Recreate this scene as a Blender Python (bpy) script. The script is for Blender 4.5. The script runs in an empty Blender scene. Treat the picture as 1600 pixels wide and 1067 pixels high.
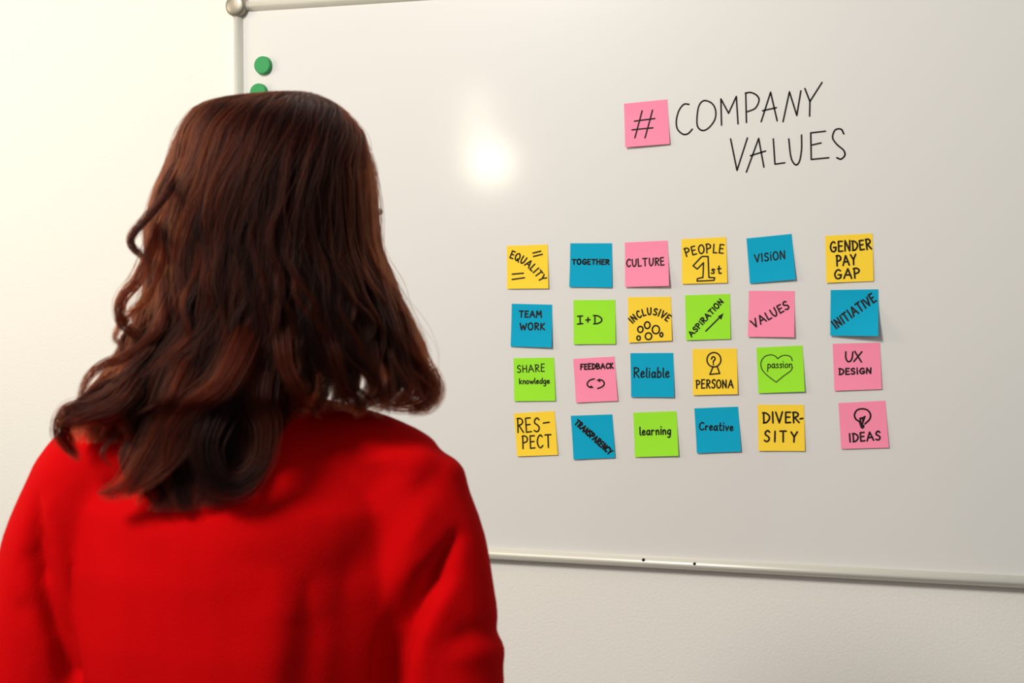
import bpy, bmesh, math, random
import numpy as np
from mathutils import Vector, Matrix, noise
from mathutils.bvhtree import BVHTree

random.seed(7)
rng = np.random.default_rng(11)
sc = bpy.context.scene
col = sc.collection
R = math.radians

# ------------------------------------------------------------------ camera
FPX = 2222.0
YAW, PITCH = R(16.7), math.atan(66 / FPX)
CAM = Vector((0, -2.38, 1.5))
FWD = Vector((-math.sin(YAW) * math.cos(PITCH), math.cos(YAW) * math.cos(PITCH), -math.sin(PITCH)))
RGT = Vector((math.cos(YAW), math.sin(YAW), 0))
UPV = RGT.cross(FWD)
cd = bpy.data.cameras.new('camera')
cam = bpy.data.objects.new('camera', cd)
col.objects.link(cam)
m3 = Matrix((RGT, UPV, -FWD)).transposed()
cam.matrix_world = Matrix.Translation(CAM) @ m3.to_4x4()
cd.sensor_width = 36.0
cd.lens = 36.0 * FPX / 1600
cd.clip_start = 0.05
cd.dof.use_dof = True
cd.dof.focus_distance = 2.36
cd.dof.aperture_fstop = 11
sc.camera = cam

# ------------------------------------------------------------------ world, lights, exposure
w = bpy.data.worlds.new('room_light')
sc.world = w
w.use_nodes = True
w.node_tree.nodes['Background'].inputs[0].default_value = (0.97, 0.98, 0.96, 1)
w.node_tree.nodes['Background'].inputs[1].default_value = 0.30


def look_at(o, target):
    d = Vector(target) - o.location
    o.rotation_euler = d.to_track_quat('-Z', 'Y').to_euler()


def area(name, loc, target, size, power, color, size_y=None):
    l = bpy.data.lights.new(name, 'AREA')
    l.energy = power
    l.color = color
    l.shape = 'RECTANGLE' if size_y else 'DISK'
    l.size = size
    if size_y:
        l.size_y = size_y
    o = bpy.data.objects.new(name, l)
    col.objects.link(o)
    o.location = loc
    look_at(o, target)
    return o


area('window_daylight', (-2.5, -0.95, 2.0), (-0.9, -1.0, 1.5), 0.8, 11.8, (1.0, 0.84, 0.62))
area('overhead_fill_light', (-1.5, -3.1, 3.3), (-0.4, 0.0, 1.3), 0.8, 92, (1.0, 0.955, 0.88))  # added fill from above and behind the camera, not a known ceiling lamp
pl = bpy.data.lights.new('table_lamp_light', 'POINT')
pl.energy = 5.5
pl.shadow_soft_size = 0.07
pl.color = (1.0, 0.90, 0.72)
plo = bpy.data.objects.new('table_lamp_light', pl)
col.objects.link(plo)
plo.location = (-1.50, -2.38, 1.975)
area('lamp_shade_light', (-1.545, -2.38, 2.13), (-0.77, 0.0, 1.79), 0.09, 0.45, (1.0, 0.90, 0.72), 0.2)

sc.view_settings.view_transform = 'Standard'
sc.view_settings.look = 'None'
sc.view_settings.gamma = 1.0
sc.view_settings.use_curve_mapping = False
sc.view_settings.exposure = 0.10


# ------------------------------------------------------------------ helpers
def at(px, py, y=0.0):
    """point of the vertical plane at depth y that shows at that place of the photograph"""
    d = FWD * FPX + RGT * (px - 800) + UPV * (533.5 - py)
    return CAM + d * ((y - CAM.y) / d.y)


def srgb(r, g, b):
    def c(v):
        v /= 255.0
        return v / 12.92 if v <= 0.04045 else ((v + 0.055) / 1.055) ** 2.4
    return (c(r), c(g), c(b), 1)


def mat(name, color, rough=0.6, metal=0.0, spec=0.5, coat=0.0, coat_rough=0.1):
    m = bpy.data.materials.new(name)
    m.use_nodes = True
    b = m.node_tree.nodes['Principled BSDF']
    b.inputs['Base Color'].default_value = color
    b.inputs['Roughness'].default_value = rough
    b.inputs['Metallic'].default_value = metal
    b.inputs['Specular IOR Level'].default_value = spec
    b.inputs['Coat Weight'].default_value = coat
    b.inputs['Coat Roughness'].default_value = coat_rough
    return m


def bump(m, scale, strength, dist=0.001, detail=4, stretch=None):
    nt = m.node_tree
    b = nt.nodes['Principled BSDF']
    tc = nt.nodes.new('ShaderNodeTexCoord')
    n = nt.nodes.new('ShaderNodeTexNoise')
    n.inputs['Scale'].default_value = scale
    n.inputs['Detail'].default_value = detail
    if stretch:
        mp = nt.nodes.new('ShaderNodeMapping')
        mp.inputs['Scale'].default_value = stretch
        nt.links.new(tc.outputs['Object'], mp.inputs[0])
        nt.links.new(mp.outputs[0], n.inputs['Vector'])
    else:
        nt.links.new(tc.outputs['Object'], n.inputs['Vector'])
    bp = nt.nodes.new('ShaderNodeBump')
    bp.inputs['Strength'].default_value = strength
    bp.inputs['Distance'].default_value = dist
    nt.links.new(n.outputs['Fac'], bp.inputs['Height'])
    nt.links.new(bp.outputs['Normal'], b.inputs['Normal'])
    return n


def mottle(m, c1, c2, scale):
    nt = m.node_tree
    b = nt.nodes['Principled BSDF']
    tc = nt.nodes.new('ShaderNodeTexCoord')
    n = nt.nodes.new('ShaderNodeTexNoise')
    n.inputs['Scale'].default_value = scale
    n.inputs['Detail'].default_value = 5
    r = nt.nodes.new('ShaderNodeValToRGB')
    r.color_ramp.elements[0].position = 0.35
    r.color_ramp.elements[1].position = 0.65
    r.color_ramp.elements[0].color = c1
    r.color_ramp.elements[1].color = c2
    nt.links.new(tc.outputs['Object'], n.inputs['Vector'])
    nt.links.new(n.outputs['Fac'], r.inputs[0])
    nt.links.new(r.outputs[0], b.inputs['Base Color'])


def link_mesh(name, me, material, parent=None, smooth=True):
    o = bpy.data.objects.new(name, me)
    if material:
        me.materials.clear()
        me.materials.append(material)
    if smooth:
        me.polygons.foreach_set('use_smooth', [True] * len(me.polygons))
    col.objects.link(o)
    if parent:
        o.parent = parent
    return o


def from_bm(name, bm, material, parent=None, smooth=True):
    me = bpy.data.meshes.new(name)
    bm.normal_update()
    bm.to_mesh(me)
    bm.free()
    return link_mesh(name, me, material, parent, smooth)


def from_data(name, vs, fs, material, parent=None, smooth=True):
    me = bpy.data.meshes.new(name)
    me.from_pydata([tuple(v) for v in vs], [], fs)
    me.update()
    return link_mesh(name, me, material, parent, smooth)


def tag(o, label, cat, group=None):
    o['label'] = label
    o['category'] = cat
    if group:
        o['group'] = group


def empty(name, loc):
    o = bpy.data.objects.new(name, None)
    o.empty_display_size = 0.05
    col.objects.link(o)
    o.location = loc
    return o


def add_box(bm, lo, hi, bev=0.0, seg=2):
    r = bmesh.ops.create_cube(bm, size=1)
    vs = r['verts']
    for v in vs:
        v.co = Vector([(a + b) / 2 + c * (b - a) for a, b, c in zip(lo, hi, v.co)])
    if bev:
        es = list({e for v in vs for e in v.link_edges})
        bmesh.ops.bevel(bm, geom=es, offset=bev, segments=seg, profile=0.5, affect='EDGES')


def add_profile(bm, prof, p0, p1, out, side):
    """sweep a closed profile [(side, out)] from p0 to p1"""
    rings = []
    for p in (p0, p1):
        rings.append([bm.verts.new(p + side * a + out * b) for a, b in prof])
    n = len(prof)
    for i in range(n):
        bm.faces.new((rings[0][i], rings[0][(i + 1) % n], rings[1][(i + 1) % n], rings[1][i]))
    bm.faces.new(rings[0][::-1])
    bm.faces.new(rings[1])
    bmesh.ops.recalc_face_normals(bm, faces=bm.faces)


def add_lathe(bm, prof, origin, axis, n=40):
    """prof [(radius, height)] turned about an axis"""
    axis = axis.normalized()
    a = axis.orthogonal().normalized()
    b = axis.cross(a)
    rings = []
    for r, h in prof:
        if r < 1e-6:
            rings.append([bm.verts.new(origin + axis * h)])
        else:
            rings.append([bm.verts.new(origin + axis * h + (a * math.cos(2 * math.pi * i / n) + b * math.sin(2 * math.pi * i / n)) * r) for i in range(n)])
    for r0, r1 in zip(rings, rings[1:]):
        for i in range(n):
            j = (i + 1) % n
            if len(r0) == 1:
                bm.faces.new((r0[0], r1[j], r1[i]))
            elif len(r1) == 1:
                bm.faces.new((r0[i], r0[j], r1[0]))
            else:
                bm.faces.new((r0[i], r0[j], r1[j], r1[i]))
    bmesh.ops.recalc_face_normals(bm, faces=bm.faces)


def catmull(pts, n=6):
    p = [Vector(q) for q in pts]
    if len(p) < 3:
        return p
    closed = (p[0] - p[-1]).length < 1e-4
    out = []
    for i in range(len(p) - 1):
        a = p[i - 1] if i > 0 else (p[-2] if closed else p[0] * 2 - p[1])
        d = p[i + 2] if i + 2 < len(p) else (p[1] if closed else p[-1] * 2 - p[-2])
        b, c = p[i], p[i + 1]
        for k in range(n):
            t = k / n
            out.append(0.5 * ((2 * b) + (c - a) * t + (2 * a - 5 * b + 4 * c - d) * t * t + (3 * b - a - 3 * c + d) * t ** 3))
    out.append(p[-1])
    return out


# ------------------------------------------------------------------ setting
M_wall = mat('plaster', (0.84, 0.82, 0.77, 1), 0.85, spec=0.25)
bump(M_wall, 210, 0.32, 0.002, 5)
M_floor = mat('dark_floor', (0.06, 0.055, 0.05, 1), 0.9)  # unseen floor, colour made dark to cut bounce under the frame rail
mottle(M_floor, (0.050, 0.045, 0.042, 1), (0.075, 0.068, 0.062, 1), 60)

bm = bmesh.new()
add_box(bm, (-4.2, 0.0, -0.1), (3.2, 0.15, 2.9))
o = from_bm('wall_back', bm, M_wall, smooth=False)
o['kind'] = 'structure'
bm = bmesh.new()
add_box(bm, (-4.2, -4.5, -0.1), (3.2, 0.0, 0.0))
o = from_bm('floor', bm, M_floor, smooth=False)
o['kind'] = 'structure'
bm = bmesh.new()
add_box(bm, (-4.2, -0.014, 0.0), (3.2, 0.0, 0.08), 0.003)
o = from_bm('baseboard_back', bm, mat('baseboard_paint', (0.8, 0.78, 0.72, 1), 0.5), smooth=False)
o['kind'] = 'structure'

# ------------------------------------------------------------------ whiteboard
BX0, BX1, BZ0, BZ1 = at(373.5, 10, -.01).x, 0.54, at(1200, 887.5, -.01).z, at(374, 11, -.01).z    # centre lines of the frame rails
BY = -0.012                                         # face of the writing surface
M_board = mat('whiteboard_enamel', (0.75, 0.74, 0.715, 1), 0.42, spec=0.35, coat=0.8, coat_rough=0.12)
M_rail = mat('pale_aluminium', (0.76, 0.74, 0.66, 1), 0.42, metal=0.3)
bump(M_rail, 220, 0.05, 0.0005)
M_cap = mat('grey_cap_metal', (0.34, 0.31, 0.25, 1), 0.42, metal=0.7)
bump(M_cap, 160, 0.35, 0.001)
M_ink = mat('black_marker_ink', (0.012, 0.007, 0.006, 1), 0.6, spec=0.2)

wb = empty('whiteboard', ((BX0 + BX1) / 2, 0, BZ0))
tag(wb, 'large white whiteboard with pale metal frame mounted on the wall', 'whiteboard')
INV = Vector((-wb.location.x, 0, -wb.location.z))


def own(o, parent):
    o.parent = parent
    o.matrix_parent_inverse = Matrix.Translation(parent.location).inverted()
    return o


bm = bmesh.new()
add_box(bm, (BX0, BY, BZ0), (BX1, -0.001, BZ1))
own(from_bm('panel', bm, M_board, smooth=False), wb)
prof = [(.0108 * -math.cos(a), .004 + .0195 * math.sin(a)) for a in [k * math.pi / 18 for k in range(19)]]
prof = [(-.0108, .0005)] + prof + [(.0108, .0005)]
OUT = Vector((0, -1, 0))
for a, b, side in (((BX0, BZ1), (BX1, BZ1), Vector((0, 0, 1))), ((BX0, BZ0), (BX1, BZ0), Vector((0, 0, 1))),
                   ((BX0, BZ0), (BX0, BZ1), Vector((1, 0, 0))), ((BX1, BZ0), (BX1, BZ1), Vector((1, 0, 0)))):
    bm = bmesh.new()
    add_profile(bm, prof, Vector((a[0], 0, a[1])), Vector((b[0], 0, b[1])), OUT, side)
    for f_ in bm.faces:
        f_.smooth = len(f_.verts) == 4
    rail = own(from_bm('frame_rail', bm, M_rail, smooth=False), wb)
    if a[1] == BZ0 and b[1] == BZ0:
        for px, py in ((1005, 875), (1085, 881)):
            p = at(px, py, -0.0235)
            bm = bmesh.new()
            add_lathe(bm, [(0, 0.0012), (0.0018, 0.001), (0.0025, 0), (0.0025, -0.004)], Vector((p.x, -0.0232, p.z)), OUT, 12)
            s = from_bm('screw', bm, M_ink)
            s.parent = rail
for cx in (BX0, BX1):
    for cz in (BZ0, BZ1):
        bm = bmesh.new()
        add_lathe(bm, [(0, .0300), (.010, .0296), (.0155, .0284), (.0185, .0266), (.0198, .0240), (.0200, .012), (.0200, .001), (0, .001)], Vector((cx, 0, cz)), OUT, 48)
        own(from_bm('corner_cap', bm, M_cap), wb)


# ------------------------------------------------------------------ ink strokes
def ribbon(bm, pts, width, lift):
    """flat marker stroke along points of the x-z plane; lift(p) gives the y of the surface under it"""
    pts = [Vector((p.x, p.y)) for p in pts]
    fine = [pts[0]]
    for a, b in zip(pts, pts[1:]):
        n = max(1, int((b - a).length / 0.003))
        for k in range(1, n + 1):
            fine.append(a.lerp(b, k / n))
    h = width / 2
    th = 0.00025

    def vert(q, e=0.0):
        return bm.verts.new((q.x, lift(q) - e, q.y))
    for a, b in zip(fine, fine[1:]):
        d = b - a
        if d.length < 1e-6:
            continue
        nrm = Vector((-d.y, d.x)).normalized() * h
        bm.faces.new((vert(a + nrm, th), vert(b + nrm, th), vert(b - nrm, th), vert(a - nrm, th)))
    corners = [fine[0], fine[-1]] + pts[1:-1]
    for c in corners:
        ring = [vert(c + Vector((math.cos(k * math.pi / 5), math.sin(k * math.pi / 5))) * h, th * 1.25) for k in range(10)]
        bm.faces.new(ring)


def fill(bm, pts, lift):
    bm.faces.new([bm.verts.new((p.x, lift(p) - 0.0003, p.y)) for p in pts])


S = 'S'   # marks a smooth stroke
FONT = {
    'A': (.95, [[(0, 0), (.48, 1), (.95, 0)], [(.17, .36), (.82, .36)]]),
    'B': (.72, [[(.05, 0), (.05, 1)], [S, (0, 1), (.4, 1), (.62, .82), (.5, .6), (.1, .53)], [S, (.1, .53), (.5, .5), (.72, .28), (.5, .03), (.02, 0)]]),
    'C': (.72, [[S, (.7, .86), (.48, 1), (.2, .85), (.03, .5), (.15, .14), (.42, 0), (.72, .16)]]),
    'D': (.8, [[(.1, 0), (.1, 1)], [S, (0, 1), (.4, .95), (.75, .68), (.76, .38), (.45, .06), (.04, 0)]]),
    'E': (.62, [[(.6, 1), (.05, 1), (.04, 0), (.62, .02)], [(.05, .52), (.52, .54)]]),
    'F': (.62, [[(.64, 1), (.05, 1), (.04, 0)], [(.05, .52), (.5, .54)]]),
    'G': (.82, [[S, (.72, .88), (.48, 1), (.2, .85), (.03, .48), (.18, .1), (.5, .02), (.74, .16), (.78, .42)], [(.46, .44), (.84, .44)]]),
    'H': (.78, [[(.05, 0), (.05, 1)], [(.74, 0), (.74, 1)], [(.05, .5), (.74, .54)]]),
    'I': (.16, [[(.08, 0), (.08, 1)]]),
    'K': (.72, [[(.05, 0), (.05, 1)], [(.65, 1), (.08, .48), (.72, 0)]]),
    'L': (.58, [[(.05, 1), (.05, 0), (.58, .02)]]),
    'M': (.95, [[(0, 0), (.12, 1), (.48, .36), (.84, 1), (.95, 0)]]),
    'N': (.78, [[(.03, 0), (.08, 1), (.7, 0), (.76, 1)]]),
    'O': (.85, [[S, (.42, 1), (.12, .82), (.02, .45), (.2, .06), (.48, 0), (.78, .22), (.82, .62), (.66, .92), (.42, 1)]]),
    'P': (.68, [[(.08, 0), (.08, 1)], [S, (0, .98), (.36, 1), (.66, .82), (.58, .56), (.1, .44)]]),
    'Q': (.85, [[S, (.42, 1), (.12, .82), (.02, .45), (.2, .06), (.48, 0), (.78, .22), (.82, .62), (.66, .92), (.42, 1)], [(.5, .25), (.92, -.12)]]),
    'R': (.72, [[(.08, 0), (.08, 1)], [S, (0, .98), (.36, 1), (.64, .84), (.54, .6), (.1, .48)], [(.22, .48), (.72, 0)]]),
    'S': (.66, [[S, (.64, .86), (.42, 1), (.14, .86), (.12, .64), (.36, .52), (.6, .36), (.58, .12), (.32, 0), (.02, .1)]]),
    'T': (.78, [[(0, 1), (.78, 1)], [(.4, 1), (.38, 0)]]),
    'U': (.78, [[S, (.04, 1), (.06, .4), (.24, .03), (.5, .03), (.7, .35), (.76, 1)]]),
    'V': (.8, [[(0, 1), (.38, 0), (.8, 1)]]),
    'W': (1.15, [[(0, 1), (.28, 0), (.56, .72), (.84, 0), (1.15, 1)]]),
    'X': (.78, [[(.02, 1), (.78, 0)], [(.76, 1), (0, 0)]]),
    'Y': (.8, [[(0, 1), (.4, .5)], [(.8, 1), (.4, .5), (.36, 0)]]),
    '-': (.6, [[(.08, .45), (.55, .47)]]),
    '!': (.16, [[(.08, 0), (.08, .7)], [(.08, .97), (.085, 1.0)]]),
    'a': (.56, [[S, (.5, .5), (.25, .58), (.05, .35), (.1, .06), (.3, .02), (.46, .25), (.5, .5)], [S, (.5, .56), (.47, .2), (.58, 0)]]),
    'b': (.55, [[(.06, 1), (.06, .02)], [S, (.06, .38), (.28, .58), (.5, .4), (.46, .1), (.22, 0), (.06, .08)]]),
    'c': (.5, [[S, (.48, .48), (.26, .58), (.04, .3), (.2, 0), (.5, .1)]]),
    'd': (.56, [[S, (.48, .5), (.25, .58), (.05, .35), (.1, .06), (.3, .02), (.48, .25)], [(.5, 1), (.48, 0)]]),
    'e': (.52, [[S, (.06, .28), (.4, .36), (.42, .52), (.24, .58), (.05, .32), (.16, .02), (.52, .12)]]),
    'g': (.56, [[S, (.5, .5), (.25, .58), (.05, .35), (.1, .06), (.3, .02), (.48, .25)], [S, (.5, .56), (.48, -.1), (.36, -.42), (.1, -.4)]]),
    'i': (.16, [[(.08, .56), (.08, 0)], [(.09, .86), (.095, .89)]]),
    'k': (.52, [[(.06, .9), (.06, 0)], [(.46, .56), (.1, .26), (.5, 0)]]),
    'l': (.18, [[(.08, 1), (.07, .1), (.2, 0)]]),
    'n': (.54, [[(.06, .56), (.06, 0)], [S, (.06, .35), (.28, .58), (.46, .45), (.48, 0)]]),
    'o': (.54, [[S, (.27, .58), (.06, .38), (.1, .06), (.3, 0), (.5, .22), (.44, .5), (.27, .58)]]),
    'p': (.55, [[(.1, .56), (.02, -.5)], [S, (.08, .38), (.28, .58), (.5, .4), (.46, .1), (.22, 0), (.06, .08)]]),
    'r': (.42, [[(.06, .56), (.06, 0)], [S, (.06, .32), (.22, .54), (.42, .52)]]),
    's': (.44, [[S, (.42, .5), (.22, .58), (.08, .44), (.34, .24), (.28, .02), (.02, .04)]]),
    't': (.46, [[S, (.2, .95), (.18, .2), (.3, 0), (.46, .06)], [(.02, .6), (.42, .62)]]),
    'v': (.5, [[(.02, .56), (.22, 0), (.5, .58)]]),
    'w': (.74, [[(.02, .56), (.18, 0), (.36, .44), (.54, 0), (.74, .58)]]),
}


def word(text, p0, p1, h, ctrl=None, gap=.32, slant=0.0, h1=None):
    """strokes (in crop coordinates) of a hand-written word along a straight or bent baseline"""
    p0, p1 = Vector(p0), Vector(p1)
    c = Vector(ctrl) if ctrl else (p0 + p1) / 2
    N = 80
    path = [(1 - t) ** 2 * p0 + 2 * t * (1 - t) * c + t * t * p1 for t in [i / N for i in range(N + 1)]]
    cum = [0.0]
    for a, b in zip(path, path[1:]):
        cum.append(cum[-1] + (b - a).length)
    L = cum[-1]

    def on(s):
        s = min(max(s, 0), L - 1e-6)
        for i in range(N):
            if cum[i + 1] >= s:
                return path[i].lerp(path[i + 1], (s - cum[i]) / (cum[i + 1] - cum[i])), (path[i + 1] - path[i]).normalized()
    tot = sum(FONT[ch][0] + gap for ch in text) - gap
    k = L / tot
    s = 0.0
    out = []
    r = random.Random(text)
    for ch in text:
        wd, strokes = FONT[ch]
        q, t = on(s + wd * k / 2)
        up = Vector((t.y, -t.x))
        ang = r.uniform(-.05, .05)
        t2 = t * math.cos(ang) + up * math.sin(ang)
        up2 = up * math.cos(ang) - t * math.sin(ang)
        hh = (h if h1 is None else h + (h1 - h) * s / L) * r.uniform(.94, 1.05)
        for st in strokes:
            sm = st[0] == S
            pts = [q + t2 * ((x - wd / 2) * k + slant * y * hh) + up2 * (y * hh) for x, y in (st[1:] if sm else st)]
            out.append(catmull(pts, 5) if sm else pts)
        s += (wd + gap) * k
    return out


def circ(x, y, rx, ry=None):
    ry = ry or rx
    return [S] + [(x + rx * math.cos(a), y + ry * math.sin(a)) for a in [i * math.pi / 5 - .4 for i in range(11)]]


def strokes_to_px(strokes, org):
    ox, oy, z = org
    res = []
    for st in strokes:
        if isinstance(st[0], str):
            st = catmull(st[1:], 6)
        res.append([(ox + p[0] / z, oy + p[1] / z) for p in st])
    return res


def flat(px, y):
    p = at(px[0], px[1], y)
    return Vector((p.x, p.z))


Z8 = (940, 110, 1600 / 420)
COMPANY = [[S, (520, 202), (490, 202), (460, 240), (445, 300), (452, 350), (485, 380), (515, 376), (540, 350)],
           [S, (610, 180), (580, 210), (568, 280), (572, 335), (602, 358), (640, 340), (675, 290), (678, 235), (655, 195), (610, 180)],
           [(714, 326), (710, 170), (756, 255), (802, 155), (812, 318)],
           [(862, 310), (858, 135)], [S, (856, 135), (890, 132), (925, 150), (937, 180), (915, 225), (868, 246)],
           [(950, 305), (1006, 130), (1045, 300)], [(958, 240), (1040, 222)],
           [(1080, 305), (1118, 128), (1162, 268), (1186, 122)],
           [(1210, 108), (1240, 185)], [(1312, 72), (1240, 185), (1238, 272)]]
VALUES = [[(768, 408), (806, 595), (868, 402)], [(862, 605), (935, 405), (966, 575)], [(886, 508), (976, 480)],
          [(1022, 408), (1032, 558), (1090, 550)], [S, (1114, 408), (1128, 520), (1155, 562), (1178, 540), (1190, 470), (1190, 385)],
          [(1332, 362), (1245, 372), (1248, 530), (1352, 520)], [(1248, 445), (1306, 432)],
          [S, (1442, 378), (1425, 350), (1390, 355), (1375, 400), (1400, 440), (1440, 475), (1448, 505), (1425, 528), (1400, 520)]]
for strokes in (COMPANY, VALUES):
    bm = bmesh.new()
    for st in strokes_to_px(strokes, Z8):
        ribbon(bm, [flat(p, BY) for p in st], 0.0027, lambda q: BY)
    own(from_bm('handwriting', bm, M_ink, smooth=False), wb)

# ------------------------------------------------------------------ magnets
M_green = mat('green_plastic', srgb(28, 150, 78), 0.4)
for (px, py), lab in (((409, 101.5), 'green round magnet on the whiteboard, whole and below the corner cap'),
                      ((402.5, 144), 'green round magnet half hidden by the top of the hair')):
    p = at(px, py, BY - 0.009)
    mg = empty('round_magnet', (p.x, BY, p.z))
    tag(mg, lab, 'magnet', 'green magnets on the whiteboard')
    bm = bmesh.new()
    add_lathe(bm, [(0, .009), (.0145, .009), (.0158, .0082), (.0162, .007), (.0168, .0001), (0, .0001)], Vector((0, 0, 0)), OUT, 44)
    o = from_bm('magnet_cap', bm, M_green, mg, smooth=False)

# ------------------------------------------------------------------ sticky notes
PAPER = {}
for k, c in (('yellow', srgb(255, 216, 62)), ('blue', srgb(0, 166, 204)), ('pink', srgb(255, 146, 178)), ('green', srgb(158, 236, 52))):
    PAPER[k] = mat(k + '_paper', c, 0.8, spec=0.2)
    bump(PAPER[k], 420, 0.18, 0.0006, 3)
Z1, Z2, Z3 = (780, 350, 5.335), (960, 350, 5.335), (1140, 350, 5.335)
Z4, Z5, Z6 = (780, 530, 5.335), (960, 530, 5.336), (1160, 530, 5.336)
TRI = 'TRI'
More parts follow.
